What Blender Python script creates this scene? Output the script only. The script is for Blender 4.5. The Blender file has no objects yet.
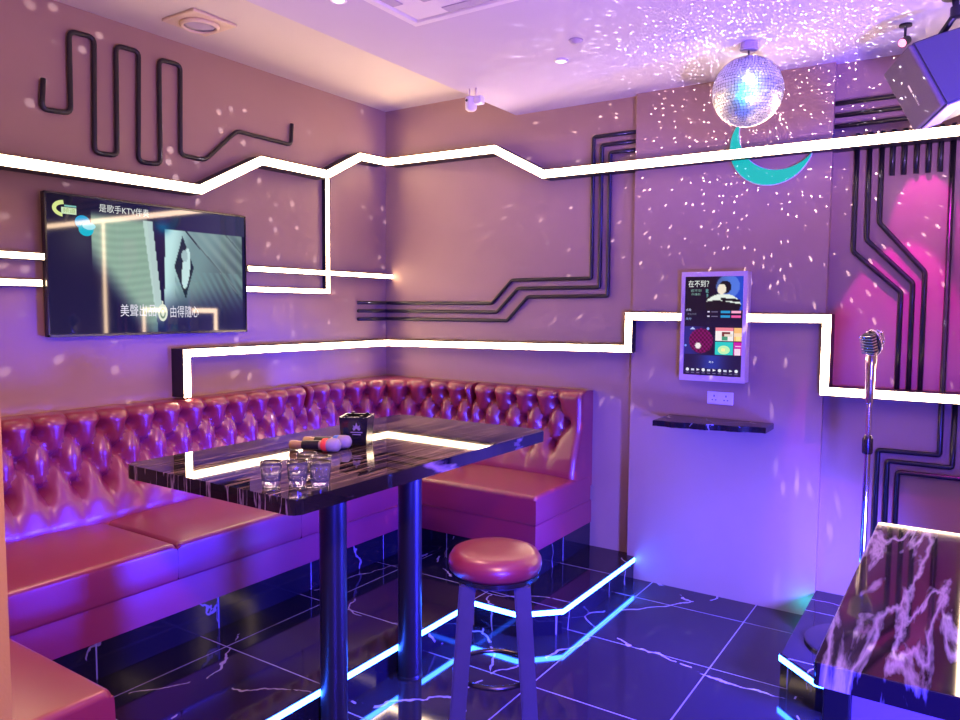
import bpy, bmesh, math, random
from mathutils import Vector, Matrix, Euler
random.seed(7)
sc = bpy.context.scene
COL = sc.collection
PI = math.pi

# ------------------------------------------------------------------ room dimensions (metres, camera stands at 0,0,1.5)
XL, YB, YC = -3.354, 3.89, 3.85      # left wall, back wall, front of the pillar
XR, YF = 1.3, -1.2                   # right wall, wall behind the camera
CX0, CX1 = -1.56, -0.59              # pillar sides
ZC, ZCOVE, XDROP = 2.642, 2.80, -2.335
ZP = 0.125                           # platform height
S = 0.06                             # depth of the light channels

# ------------------------------------------------------------------ materials
def srgb(r, g, b):
    f = lambda c: (c/255/12.92) if c/255 <= .04045 else ((c/255+.055)/1.055)**2.4
    return (f(r), f(g), f(b))

def new_mat(name):
    m = bpy.data.materials.new(name); m.use_nodes = True
    nt = m.node_tree; nt.nodes.clear()
    out = nt.nodes.new('ShaderNodeOutputMaterial'); p = nt.nodes.new('ShaderNodeBsdfPrincipled')
    nt.links.new(p.outputs[0], out.inputs[0])
    return m, nt, p

def simple(name, col, rough=.5, metal=0., coat=0., spec=.5, bump=0., bscale=200., var=0., vscale=6., coat_rough=.12):
    m, nt, p = new_mat(name)
    p.inputs['Base Color'].default_value = (*col, 1); p.inputs['Roughness'].default_value = rough
    p.inputs['Metallic'].default_value = metal; p.inputs['Coat Weight'].default_value = coat
    p.inputs['Coat Roughness'].default_value = coat_rough
    p.inputs['Specular IOR Level'].default_value = spec
    tc = nt.nodes.new('ShaderNodeTexCoord')
    if bump:
        n = nt.nodes.new('ShaderNodeTexNoise'); n.inputs['Scale'].default_value = bscale; n.inputs['Detail'].default_value = 3
        b = nt.nodes.new('ShaderNodeBump'); b.inputs['Strength'].default_value = bump; b.inputs['Distance'].default_value = .002
        nt.links.new(tc.outputs['Object'], n.inputs['Vector']); nt.links.new(n.outputs[0], b.inputs['Height'])
        nt.links.new(b.outputs[0], p.inputs['Normal'])
    if var:
        n = nt.nodes.new('ShaderNodeTexNoise'); n.inputs['Scale'].default_value = vscale; n.inputs['Detail'].default_value = 4
        mx = nt.nodes.new('ShaderNodeMix'); mx.data_type = 'RGBA'
        mx.inputs[6].default_value = (*[c*(1-var) for c in col], 1); mx.inputs[7].default_value = (*[min(1, c*(1+var)) for c in col], 1)
        nt.links.new(tc.outputs['Object'], n.inputs['Vector']); nt.links.new(n.outputs[0], mx.inputs[0])
        nt.links.new(mx.outputs[2], p.inputs['Base Color'])
    return m

def emit(name, col, strength, base=(.8, .8, .8)):
    m, nt, p = new_mat(name)
    p.inputs['Base Color'].default_value = (*base, 1)
    p.inputs['Emission Color'].default_value = (*col, 1); p.inputs['Emission Strength'].default_value = strength
    return m

def marble(name, base, vein, streak=None, tile=None, rough=.08, vscale=1.6, vwidth=.012, grout=(.30, .28, .34)):
    """black marble: thin wandering veins, optional long streaks along Y, optional tile joints (size, x0, y0, axes)"""
    m, nt, p = new_mat(name); N, Lk = nt.nodes, nt.links
    tc = N.new('ShaderNodeTexCoord')
    nz = N.new('ShaderNodeTexNoise'); nz.inputs['Scale'].default_value = 2.2; nz.inputs['Detail'].default_value = 5
    Lk.new(tc.outputs['Object'], nz.inputs['Vector'])
    mixv = N.new('ShaderNodeMix'); mixv.data_type = 'VECTOR'; mixv.inputs[0].default_value = .28
    Lk.new(tc.outputs['Object'], mixv.inputs[4]); Lk.new(nz.outputs['Color'], mixv.inputs[5])
    if streak:
        mp = N.new('ShaderNodeMapping'); mp.inputs['Scale'].default_value = streak['scale']
        mp.inputs['Rotation'].default_value = (0, 0, streak.get('rot', 0))
        Lk.new(mixv.outputs[1] if streak.get('warp') else tc.outputs['Object'], mp.inputs['Vector'])
        n2 = N.new('ShaderNodeTexNoise'); n2.inputs['Scale'].default_value = streak.get('ns', 1.); n2.inputs['Detail'].default_value = 6
        n2.inputs['Distortion'].default_value = streak.get('dist', 0)
        Lk.new(mp.outputs[0], n2.inputs['Vector'])
        r = N.new('ShaderNodeValToRGB'); r.color_ramp.elements[0].position = streak['lo']; r.color_ramp.elements[1].position = streak['hi']
        r.color_ramp.elements[0].color = (0, 0, 0, 1); r.color_ramp.elements[1].color = (1, 1, 1, 1)
        if streak.get('ridge'):
            e = r.color_ramp.elements.new(streak['hi']+(streak['hi']-streak['lo'])*.8); e.color = (.05, .05, .05, 1)
            e = r.color_ramp.elements.new(.70); e.color = (0, 0, 0, 1)
            e = r.color_ramp.elements.new(.76); e.color = (.7, .7, .7, 1)
        Lk.new(n2.outputs[0], r.inputs[0]); fac = r.outputs[0]
    else:
        v = N.new('ShaderNodeTexVoronoi'); v.feature = 'DISTANCE_TO_EDGE'; v.inputs['Scale'].default_value = vscale
        Lk.new(mixv.outputs[1], v.inputs['Vector'])
        lt = N.new('ShaderNodeMath'); lt.operation = 'LESS_THAN'; lt.inputs[1].default_value = vwidth
        Lk.new(v.outputs[0], lt.inputs[0])
        n3 = N.new('ShaderNodeTexNoise'); n3.inputs['Scale'].default_value = 5; n3.inputs['Detail'].default_value = 3
        Lk.new(tc.outputs['Object'], n3.inputs['Vector'])
        g = N.new('ShaderNodeMath'); g.operation = 'GREATER_THAN'; g.inputs[1].default_value = .46
        Lk.new(n3.outputs[0], g.inputs[0])
        mu = N.new('ShaderNodeMath'); mu.operation = 'MULTIPLY'; Lk.new(lt.outputs[0], mu.inputs[0]); Lk.new(g.outputs[0], mu.inputs[1])
        fac = mu.outputs[0]
    mx = N.new('ShaderNodeMix'); mx.data_type = 'RGBA'; mx.inputs[6].default_value = (*base, 1); mx.inputs[7].default_value = (*vein, 1)
    Lk.new(fac, mx.inputs[0]); colr = mx.outputs[2]
    if tile:
        sep = N.new('ShaderNodeSeparateXYZ'); Lk.new(tc.outputs['Object'], sep.inputs[0]); last = None
        for ax, size, off in tile:
            a = N.new('ShaderNodeMath'); a.operation = 'SUBTRACT'; a.inputs[1].default_value = off
            Lk.new(sep.outputs['XYZ'.index(ax)], a.inputs[0])
            pp = N.new('ShaderNodeMath'); pp.operation = 'PINGPONG'; pp.inputs[1].default_value = size/2
            Lk.new(a.outputs[0], pp.inputs[0])
            l = N.new('ShaderNodeMath'); l.operation = 'LESS_THAN'; l.inputs[1].default_value = .0028
            Lk.new(pp.outputs[0], l.inputs[0])
            if last is None: last = l.outputs[0]
            else:
                mxx = N.new('ShaderNodeMath'); mxx.operation = 'MAXIMUM'; Lk.new(last, mxx.inputs[0]); Lk.new(l.outputs[0], mxx.inputs[1]); last = mxx.outputs[0]
        m2 = N.new('ShaderNodeMix'); m2.data_type = 'RGBA'; m2.inputs[7].default_value = (*grout, 1)
        Lk.new(last, m2.inputs[0]); Lk.new(colr, m2.inputs[6]); colr = m2.outputs[2]
        rr = N.new('ShaderNodeMath'); rr.operation = 'MULTIPLY_ADD'; rr.inputs[1].default_value = .5; rr.inputs[2].default_value = rough
        Lk.new(last, rr.inputs[0]); Lk.new(rr.outputs[0], p.inputs['Roughness'])
    else:
        p.inputs['Roughness'].default_value = rough
    Lk.new(colr, p.inputs['Base Color'])
    return m

def screen_mat(name, strength, rough=.04):
    m, nt, p = new_mat(name)
    a = nt.nodes.new('ShaderNodeAttribute'); a.attribute_name = 'Col'
    nt.links.new(a.outputs['Color'], p.inputs['Emission Color']); p.inputs['Emission Strength'].default_value = strength
    p.inputs['Base Color'].default_value = (.004, .004, .006, 1); p.inputs['Roughness'].default_value = rough
    return m

M = {}
M['wall'] = simple('taupe_paint', (.40, .255, .18), .55, bump=.15, bscale=260, var=.04)
M['wall_accent'] = M['wall']
M['ceiling'] = simple('white_ceiling_violet_light_tint', (.60, .53, .66), .7, bump=.08, bscale=150, var=.02)  # white ceiling; the violet light on it is put into the colour
M['bay'] = simple('white_ceiling_warm_light_tint', (.66, .60, .53), .7, bump=.08, bscale=150, var=.02)  # warm strip light on the white bay is mixed into this colour
M['floor'] = marble('black_floor_tiles', (.022, .019, .030), (.42, .36, .46), tile=[('X', .55, -.86), ('Y', .55, 2.50)], rough=.06, vscale=1.6, vwidth=.006)
M['platform'] = marble('black_platform_tiles', (.010, .009, .015), (.30, .26, .28), tile=[('X', .55, -2.46), ('Y', .55, 1.87)], rough=.07, vscale=1.7, vwidth=.005, grout=(.22, .20, .25))
M['stage'] = marble('black_stage_tiles', (.012, .010, .016), (.32, .28, .34), tile=[('X', .55, -.05), ('Y', .55, 3.60)], rough=.07, vscale=1.7, vwidth=.005)
M['kick'] = marble('black_kick_tiles', (.009, .008, .012), (.18, .15, .17), tile=[('X', .53, -2.358), ('Y', .53, 1.43)], rough=.10, vscale=2.6, vwidth=.005, grout=(.20, .18, .22))
M['table'] = marble('black_streaked_marble', (.008, .006, .008), (.32, .22, .19), streak=dict(scale=(34, .8, 3.), lo=.495, hi=.525, ns=1., ridge=True), rough=.03)
M['counter'] = marble('black_white_veined_marble', (.016, .011, .018), (.62, .55, .66), streak=dict(scale=(12, 1.9, 2), lo=.47, hi=.52, ns=1., dist=.35, ridge=True, warp=False), rough=.05)
M['shelf'] = marble('black_shelf_marble', (.012, .010, .014), (.3, .26, .3), vscale=7, vwidth=.012, rough=.12)
M['leather'] = simple('maroon_leather', (.24, .020, .042), .40, coat=1., spec=.5, bump=.12, bscale=420, coat_rough=.27)
M['button'] = simple('maroon_leather_button', (.30, .040, .075), .4, coat=.1)
M['black'] = simple('black_powder_coat', (.012, .011, .014), .35)
M['channel'] = simple('black_aluminium_channel', (.010, .009, .010), .45)
M['pipe'] = simple('black_pipe', (.014, .012, .016), .30, coat=.2)
M['led'] = emit('warm_white_diffuser', (1., .70, .42), 30.)
M['led_blue'] = emit('blue_led_diffuser', (.016, .10, 1.), 80.)
M['moon'] = emit('turquoise_lamp_face', (.0, .56, .56), 1., base=(.0, .01, .01))
M['tv_black'] = simple('glossy_black_plastic', (.010, .010, .012), .18, coat=.3)
M['silver'] = simple('brushed_silver', (.72, .60, .64), .38, metal=.25)
M['chrome'] = simple('chrome', (.85, .80, .86), .10, metal=1.)
M['dark_chrome'] = simple('dark_metal', (.10, .09, .11), .25, metal=.9)
M['white_plastic'] = simple('white_plastic', (.80, .76, .78), .35)
M['grey_dark'] = simple('dark_socket_hole', (.05, .045, .05), .5)
M['cream'] = simple('cream_plastic', (.74, .60, .42), .45)
M['mirror'] = simple('mirror_tile', (.92, .95, 1.), .42, metal=1.)
M['grille'] = simple('dark_speaker_cloth', (.17, .135, .115), .75, bump=.6, bscale=700, var=.2, vscale=300)
M['speaker'] = simple('speaker_cabinet_black', (.085, .085, .10), .42, bump=.2, bscale=300)
M['badge'] = simple('silver_badge', (.8, .75, .65), .3, metal=.7)
M['foam_grey'] = simple('grey_mic_foam', (.30, .27, .30), .75, bump=.4, bscale=500)
M['mic_gold'] = simple('champagne_mic_body', (.55, .38, .26), .3, metal=.6)
M['red'] = simple('red_band', (.75, .06, .04), .4)
M['blue'] = simple('blue_band', (.05, .16, .62), .4)
M['box'] = simple('glossy_black_box', (.010, .009, .012), .15, coat=.4)
M['emblem'] = simple('pale_print', (.26, .22, .21), .4)
M['counter_body'] = simple('purple_grey_panel', (.30, .20, .27), .4)
M['wood_blue'] = simple('black_stained_wood', (.055, .05, .08), .35, coat=.2, var=.2, vscale=20)
M['rose'] = emit('rose_lamp_face', (1., .22, .42), 2.6)
M['spot_face'] = emit('small_lamp_face', (1., .93, .86), 3.)
M['shade_grey'] = simple('lilac_grey_plastic', (.46, .40, .52), .5)
gm, gnt, gp = new_mat('clear_glass')
gp.inputs['Base Color'].default_value = (.97, .96, 1, 1); gp.inputs['Roughness'].default_value = .02
gp.inputs['Transmission Weight'].default_value = .93; gp.inputs['IOR'].default_value = 1.45
M['glass'] = gm
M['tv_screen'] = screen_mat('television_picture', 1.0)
M['kiosk_screen'] = screen_mat('touch_screen_picture', 1.15)

# ------------------------------------------------------------------ mesh helpers
def build(name, bm, mat, parent=None, smooth=False, loc=None, mats=None):
    me = bpy.data.meshes.new(name)
    bmesh.ops.recalc_face_normals(bm, faces=bm.faces)
    if smooth:
        for f in bm.faces: f.smooth = True
    bm.to_mesh(me); bm.free()
    for m in (mats or [mat]): me.materials.append(M[m] if isinstance(m, str) else m)
    if smooth and smooth != 'all':
        me.set_sharp_from_angle(angle=math.radians(48))
    o = bpy.data.objects.new(name, me); COL.objects.link(o)
    if smooth and smooth != 'all':
        wn = o.modifiers.new('face_weighted_normals', 'WEIGHTED_NORMAL'); wn.weight = 100; wn.keep_sharp = True
    if loc: o.location = loc
    if parent: o.parent = parent
    return o

def tag(o, label, cat, group=None, kind=None):
    o['label'] = label; o['category'] = cat
    if group: o['group'] = group
    if kind: o['kind'] = kind
    return o

def thing(name, label, cat, loc=(0, 0, 0), rot=(0, 0, 0), group=None):
    o = bpy.data.objects.new(name, None); COL.objects.link(o)
    o.empty_display_size = .05; o.location = loc; o.rotation_euler = rot
    return tag(o, label, cat, group)

def struct(name, bm, mat, label, smooth=False):
    o = build(name, bm, mat, smooth=smooth); o['kind'] = 'structure'; o['label'] = label; o['category'] = name.split('_')[0]
    return o

def add_box(bm, x0, x1, y0, y1, z0, z1, bevel=0., seg=2, mi=0):
    r = bmesh.ops.create_cube(bm, size=1.)
    vs = r['verts']
    for v in vs:
        v.co = Vector((x0 + (v.co.x+.5)*(x1-x0), y0 + (v.co.y+.5)*(y1-y0), z0 + (v.co.z+.5)*(z1-z0)))
    fs = list({f for v in vs for f in v.link_faces})
    for f in fs: f.material_index = mi
    if bevel:
        es = list({e for v in vs for e in v.link_edges})
        bmesh.ops.bevel(bm, geom=es, offset=bevel, segments=seg, profile=.5, affect='EDGES')
    return bm

def box(*a, **k): return add_box(bmesh.new(), *a, **k)

def add_prism(bm, pts, z0, z1, bevel=0., seg=2):
    """vertical prism over an outline of (x, y)"""
    lo = [bm.verts.new((x, y, z0)) for x, y in pts]; hi = [bm.verts.new((x, y, z1)) for x, y in pts]
    n = len(pts)
    bm.faces.new(lo[::-1]); top = bm.faces.new(hi)
    for i in range(n): bm.faces.new((lo[i], lo[(i+1) % n], hi[(i+1) % n], hi[i]))
    if bevel:
        bmesh.ops.bevel(bm, geom=list(top.edges), offset=bevel, segments=seg, profile=.5, affect='EDGES')
    return bm

def add_lathe(bm, prof, seg=32, c=(0, 0, 0), cap=True):
    rings = []
    for r, z in prof:
        if r < 1e-5: rings.append([bm.verts.new((c[0], c[1], c[2]+z))])
        else: rings.append([bm.verts.new((c[0]+r*math.cos(2*PI*k/seg), c[1]+r*math.sin(2*PI*k/seg), c[2]+z)) for k in range(seg)])
    for a, b in zip(rings, rings[1:]):
        if len(a) == 1 and len(b) == 1: continue
        for k in range(seg):
            k2 = (k+1) % seg
            if len(a) == 1: bm.faces.new((a[0], b[k2], b[k]))
            elif len(b) == 1: bm.faces.new((a[k], a[k2], b[0]))
            else: bm.faces.new((a[k], a[k2], b[k2], b[k]))
    if cap:
        if len(rings[0]) > 1: bm.faces.new(rings[0][::-1])
        if len(rings[-1]) > 1: bm.faces.new(rings[-1])
    return bm

def lathe(*a, **k): return add_lathe(bmesh.new(), *a, **k)

def rounded_path(pts, r, n=4):
    pts = [Vector(p) for p in pts]; out = [pts[0]]
    for a, b, c in zip(pts, pts[1:], pts[2:]):
        u, w = (a-b), (c-b); d = min(r, u.length*.45, w.length*.45); u.normalize(); w.normalize()
        p0, p2 = b+u*d, b+w*d
        for k in range(n+1):
            t = k/n; out.append((1-t)**2*p0 + 2*t*(1-t)*b + t*t*p2)
    out.append(pts[-1]); return out

def add_tube(bm, pts, r, seg=10, closed=False, radii=None):
    pts = [Vector(p) for p in pts]; n = len(pts); rings = []
    prev = None
    for i, p in enumerate(pts):
        if closed: t = (pts[(i+1) % n]-pts[i-1])
        else: t = pts[min(i+1, n-1)]-pts[max(i-1, 0)]
        t.normalize()
        if prev is None:
            nrm = t.orthogonal().normalized()
        else:
            nrm = prev - t*prev.dot(t); nrm.normalize()
        prev = nrm; b = t.cross(nrm)
        rr = radii[i] if radii else r
        if not closed and 0 < i < n-1:     # keep the bore through bends
            c = ((pts[i+1]-p).normalized()).dot((p-pts[i-1]).normalized()); rr = rr/max(.6, math.sqrt((1+c)/2))
        rings.append([bm.verts.new(p + rr*(math.cos(2*PI*k/seg)*nrm + math.sin(2*PI*k/seg)*b)) for k in range(seg)])
    m = n if closed else n-1
    for i in range(m):
        a, b2 = rings[i], rings[(i+1) % n]
        for k in range(seg): bm.faces.new((a[k], a[(k+1) % seg], b2[(k+1) % seg], b2[k]))
    if not closed: bm.faces.new(rings[0][::-1]); bm.faces.new(rings[-1])
    return bm

def rounded_rect(x0, x1, y0, y1, r, n=6):
    out = []
    for cx, cy, a0 in ((x1-r, y1-r, 0), (x0+r, y1-r, 90), (x0+r, y0+r, 180), (x1-r, y0+r, 270)):
        for k in range(n+1):
            a = math.radians(a0+90*k/n); out.append((cx+r*math.cos(a), cy+r*math.sin(a)))
    return out

# ------------------------------------------------------------------ room shell
T = .12
struct('floor', box(XL-T, XR+T, YF-T, YB+T, -.15, 0), 'floor', 'black marble tiled floor with pale veins')
struct('ceiling', box(XDROP, XR+T, YF-T, YB+T, ZC, ZCOVE), 'ceiling', 'white dropped ceiling, violet light painted in')
struct('ceiling_bay', box(XL-T, XR+T, YF-T, YB+T, ZCOVE, ZCOVE+.1), 'bay', 'white raised ceiling bay along the left wall, warm light painted in')
struct('wall_left', box(XL-T, XL, YF-T, YB+T, 0, ZCOVE), 'wall', 'taupe left wall carrying the television')
struct('wall_back', box(XL, XR+T, YB, YB+T, 0, ZCOVE), 'wall', 'taupe back wall')
struct('wall_right', box(XR, XR+T, YF-T, YB, 0, ZCOVE), 'wall', 'taupe right wall')
struct('wall_front', box(XL, XR, YF-T, YF, 0, ZCOVE), 'wall', 'taupe wall facing the back wall')
struct('wall_pillar', box(CX0, CX1, YC, YB+.02, 0, ZC), 'wall', 'shallow taupe pillar carrying the touch screen')
struct('wall_partition', box(XL, -1.036, .30, .45, 0, ZC), 'wall', 'end of the taupe partition at the left edge')

# raised tiled platforms
def platform(name, pts, mat, label):
    o = struct(name, add_prism(bmesh.new(), pts, 0, ZP, .003, 1), mat, label); return o
PLAT = [(XL, .45), (-1.915, .45), (-1.915, 2.84), (-1.67, 2.84), (-1.52, 2.99), (-1.52, YC), (CX0, YC), (CX0, YB), (XL, YB)]
platform('floor_platform', PLAT, 'platform', 'black marble step under the sofa')
STG = [(CX1, YB), (CX1, YC), (-.588, 3.08), (-.435, 2.94), (XR, 2.94), (XR, YB)]
platform('floor_stage', STG, 'stage', 'low black marble stage under the microphone stand')

# ------------------------------------------------------------------ LED strips
def led_edge(name, pts, label):
    """strip let into the nosing of a platform; pts run with the open side to the right of travel"""
    t = thing(name, label, 'light strip', (pts[0][0], pts[0][1], .095), group='blue step lights')
    n = len(pts); P = [Vector((x, y)) for x, y in pts]
    def off(d):
        out = []
        for i in range(n):
            ns = []
            if i > 0: e = (P[i]-P[i-1]).normalized(); ns.append(Vector((e.y, -e.x)))
            if i < n-1: e = (P[i+1]-P[i]).normalized(); ns.append(Vector((e.y, -e.x)))
            s = sum(ns, Vector((0, 0))); s.normalize(); out.append(P[i]+s*d/max(.5, s.dot(ns[0])))
        return out
    for nm, d0, d1, z0, z1, mat in (('channel', .001, .005, .092, .123, 'channel'), ('diffuser', .005, .008, .097, .119, 'led_blue')):
        a, b = off(d0), off(d1); bm = bmesh.new()
        for i in range(n-1):
            q = [a[i], a[i+1], b[i+1], b[i]]
            lo = [bm.verts.new((p.x-pts[0][0], p.y-pts[0][1], z0-.095)) for p in q]; hi = [bm.verts.new((p.x-pts[0][0], p.y-pts[0][1], z1-.095)) for p in q]
            bm.faces.new(lo[::-1]); bm.faces.new(hi)
            for k in range(4): bm.faces.new((lo[k], lo[(k+1) % 4], hi[(k+1) % 4], hi[k]))
        build(nm, bm, mat, t)
    return t
led_edge('step_light_strip', [(-1.915, .46), (-1.915, 2.84), (-1.67, 2.84), (-1.52, 2.99), (-1.52, YC-.004)], 'blue LED strip along the edge of the sofa step')
led_edge('step_light_strip', [(-.588, 3.08), (-.435, 2.94), (1.29, 2.94)], 'blue LED strip along the edge of the microphone stage')

W = .045
def offsets(pl, d):
    P = [Vector(p) for p in pl]; out = []
    for i in range(len(P)):
        ns = []
        if i > 0: e = (P[i]-P[i-1]).normalized(); ns.append(Vector((-e.y, e.x)))
        if i < len(P)-1: e = (P[i+1]-P[i]).normalized(); ns.append(Vector((-e.y, e.x)))
        s = sum(ns, Vector((0, 0))); s.normalize(); out.append(P[i]+s*d/max(.35, s.dot(ns[0])))
    return out

def strip_solids(bm, pl, width, to3, f0, f1):
    """mitred band along pl (2-D) given thickness between depths f0(i) and f1"""
    a, b = offsets(pl, width/2), offsets(pl, -width/2)
    for i in range(len(pl)-1):
        d0 = f0(i) if callable(f0) else f0
        q = [a[i], a[i+1], b[i+1], b[i]]
        lo = [bm.verts.new(to3(p.x, p.y, d0)) for p in q]; hi = [bm.verts.new(to3(p.x, p.y, f1)) for p in q]
        bm.faces.new(lo[::-1]); bm.faces.new(hi)
        for k in range(4): bm.faces.new((lo[k], lo[(k+1) % 4], hi[(k+1) % 4], hi[k]))

def on_left(u, v, d): return Vector((XL+d, u, v))
def on_back(u, v, d): return Vector((u, YB-d, v))

def led_strip(name, label, left=None, back=None, W=.041, S=.10):
    """left: list of (y,z) polylines on the left wall; back: list of (x,z) polylines on the back wall; S is the depth"""
    t = thing(name, label, 'light strip', group='white wall light strips')
    ch, df = bmesh.new(), bmesh.new()
    for pl in left or []:
        strip_solids(ch, pl, W+.006, on_left, .001, S-.004)
        strip_solids(df, pl, W, on_left, S-.004, S)
    for pl in back or []:
        # split at the pillar so that the channel stands on whichever face is behind it
        new = [pl[0]]
        for p, q in zip(pl, pl[1:]):
            cuts = [c for c in (CX0, CX1) if min(p[0], q[0]) < c < max(p[0], q[0])]
            for c in sorted(cuts, key=lambda c: abs(c-p[0])):
                tt = (c-p[0])/(q[0]-p[0]); new.append((c, p[1]+tt*(q[1]-p[1])))
            new.append(q)
        def depth(i, n=new):
            mx = (n[i][0]+n[i+1][0])/2
            return (YB-YC+.001) if CX0 <= mx <= CX1 else .001
        strip_solids(ch, new, W+.006, on_back, depth, S-.004)
        strip_solids(df, new, W, on_back, S-.004, S)
    build('channel', ch, 'channel', t); build('diffuser', df, 'led', t)
    return t

ZU, ZL, D = 2.259, 1.117, .10
led_strip('wall_light_strip', 'long white zigzag light strip across the upper left and back walls',
          left=[[(.46, 2.065), (2.371, 2.077), (2.756, 2.283), (3.250, 2.283), (3.537, 2.435), (YB-D, 2.443)]],
          back=[[(XL+D, 2.443), (-2.425, 2.436), (-2.092, ZU), (0.0, ZU)]], W=.042)
TVA, TVB, WN = 1.624, 2.690, .024
led_strip('wall_light_strip', 'thin white light strip from television to corner, crossing the vertical strip', left=[[(TVB, 1.700), (YB-.002, 1.700)]], W=WN, S=.06)
led_strip('wall_light_strip', 'white light strip dropping from the zigzag strip and turning back to the television', left=[[(3.312, 2.268), (3.312, 1.589), (TVB, 1.589)]], W=WN, S=.035)
led_strip('wall_light_strip', 'upper of two thin white light strips between left picture edge and television', left=[[(.46, 1.700), (TVA, 1.700)]], W=WN, S=.06)
led_strip('wall_light_strip', 'lower of two thin white light strips between left picture edge and television', left=[[(.46, 1.589), (TVA, 1.589)]], W=WN, S=.035)
led_strip('wall_light_strip', 'white stepped light strip over the sofa back and round the touch screen',
          left=[[(2.272, 1.040), (2.272, 1.261), (YB-D, 1.257)]],
          back=[[(XL+D, 1.257), (-1.556, 1.280), (-1.556, 1.456), (-.576, 1.456), (-.576, ZL), (0.0, ZL)]], W=.036)
led_strip('wall_light_strip', 'white vertical light strip past the right edge joining upper and lower strips',
          back=[[(.0232, ZL-.021), (.0232, ZU+.021)], [(.0462, ZL), (1.28, ZL)], [(.0462, ZU), (1.28, ZU)]])

# ------------------------------------------------------------------ black pipes
def pipe(label, pts, r=.011, group=None, bend=.02):
    o = build('wall_pipe', add_tube(bmesh.new(), rounded_path(pts, bend), r, 10), 'pipe', smooth='all')
    return tag(o, label, 'pipe', group)
xp = XL+.0125
zz = [(1.667, 2.455), (1.656, 2.325), (1.779, 2.334), (1.782, 2.685), (1.893, 2.690), (1.880, 2.182), (1.987, 2.186), (1.995, 2.685), (2.107, 2.690),
      (2.092, 2.177), (2.207, 2.182), (2.212, 2.683), (2.328, 2.686), (2.318, 2.247), (2.459, 2.244), (2.661, 2.431), (3.043, 2.427), (3.050, 2.548)]
pipe('black bent pipe looping up and down on the left wall over the television', [(xp+.002, y, z) for y, z in zz], r=.0112, bend=.03)
yp = YB-.0125
for lab, z0, pl in (('top', 1.523, [(-2.487, 1.523), (-2.344, 1.663), (-1.820, 1.666), (-1.820, 2.450), (CX0-.002, 2.450)]),
                    ('middle', 1.469, [(-2.450, 1.469), (-2.302, 1.612), (-1.769, 1.615), (-1.769, 2.400), (CX0-.002, 2.400)]),
                    ('lowest', 1.416, [(-2.377, 1.418), (-2.232, 1.562), (-1.718, 1.566), (-1.718, 2.354), (CX0-.002, 2.354)])):
    where = {'top': 'outermost of three stepped black pipes between corner and pillar, topmost along the corner',
             'middle': 'middle of three stepped black pipes between corner and pillar',
             'lowest': 'innermost of three stepped black pipes between corner and pillar, lowest along the corner'}[lab]
    pipe(where, [(xp, 3.60, z0), (xp, yp, z0)] + [(x, yp, z) for x, z in pl], group='stepped pipes by the corner', bend=.012)
for lab, z, in (('topmost', 2.458), ('middle', 2.402), ('lowest', 2.353)):
    pipe(lab+' of three straight black pipes running from the pillar behind the loudspeaker', [(CX1+.002, yp, z), (1.28, yp, z)], group='straight pipes behind the loudspeaker')
for lab, pl in (('first', [(-.488, 2.40-.09), (-.488, 1.770), (-.285, 1.579), (-.284, 1.14)]),
                ('second', [(-.436, 2.31), (-.434, 1.822), (-.240, 1.621), (-.238, 1.14)]),
                ('third', [(-.386, 2.31), (-.384, 1.896), (-.195, 1.669), (-.193, 1.14)])):
    pipe(lab+' from the pillar of three black pipes with a diagonal jog above the microphone stand', [(x, yp, z) for x, z in pl], group='jogged pipes above the microphone', bend=.012)
for k, x in enumerate((-.342, -.296, -.248, -.202, -.157)):
    pipe(('nearest the pillar', 'second from the pillar', 'middle', 'second from the far end', 'farthest from the pillar')[k] +
         ' of five short black pipe stubs hanging under the light strip', [(x, yp, 2.31), (x, yp, 2.106)], group='short pipe stubs')
for lab, pl in (('tall black pipe dropping past the light strip into the outermost bend of the low maze', [(-.112, 2.31), (-.105, .853), (-.349, .850), (-.349, ZP+.01)]),
                ('black kinked pipe in the low maze behind the veined table, middle one', [(-.055, 1.09), (-.055, .803), (-.308, .803), (-.306, ZP+.01)]),
                ('black kinked pipe in the low maze behind the veined table, innermost one', [(.30, 1.09), (.30, .757), (-.265, .757), (-.266, ZP+.01)])):
    pipe(lab, [(x, yp, z) for x, z in pl], group='kinked pipes behind the table', bend=.012)

# ------------------------------------------------------------------ sofa
def interp(x, xs, ys):
    if x <= xs[0]: return ys[0]
    for a, b, ya, yb in zip(xs, xs[1:], ys, ys[1:]):
        if x <= b: return ya+(yb-ya)*(x-a)/(b-a)
    return ys[-1]
RC, D0 = .60, .12
Y0 = .46
L1 = (YB-RC)-Y0; L2 = (RC-D0)*PI/2
def path(s, d):
    """point at path length s, distance d in front of the wall line"""
    if s <= L1: return Vector((XL+d, Y0+s, 0)), 0.
    if s <= L1+L2:
        a = PI - (s-L1)/(RC-D0)          # from facing -x to facing +y about the fillet centre
        c = Vector((XL+RC, YB-RC, 0)); u = Vector((math.cos(a), math.sin(a), 0))
        gap = RC/max(abs(u.x), abs(u.y))-RC
        return c+u*(RC-d), gap
    return Vector((XL+RC+(s-L1-L2), YB-d, 0)), 0.
S_END = L1+L2+(-1.80-(XL+RC))
PITCH = .1375
ROWS = (.955, .845, .722)
S_OFF = 1.54-Y0
def seg_dist(px, pz, ax, az, bx, bz):
    dx, dz = bx-ax, bz-az; t = max(0, min(1, ((px-ax)*dx+(pz-az)*dz)/(dx*dx+dz*dz)))
    return math.hypot(px-ax-t*dx, pz-az-t*dz)
S_MAX = S_END-.10
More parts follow.
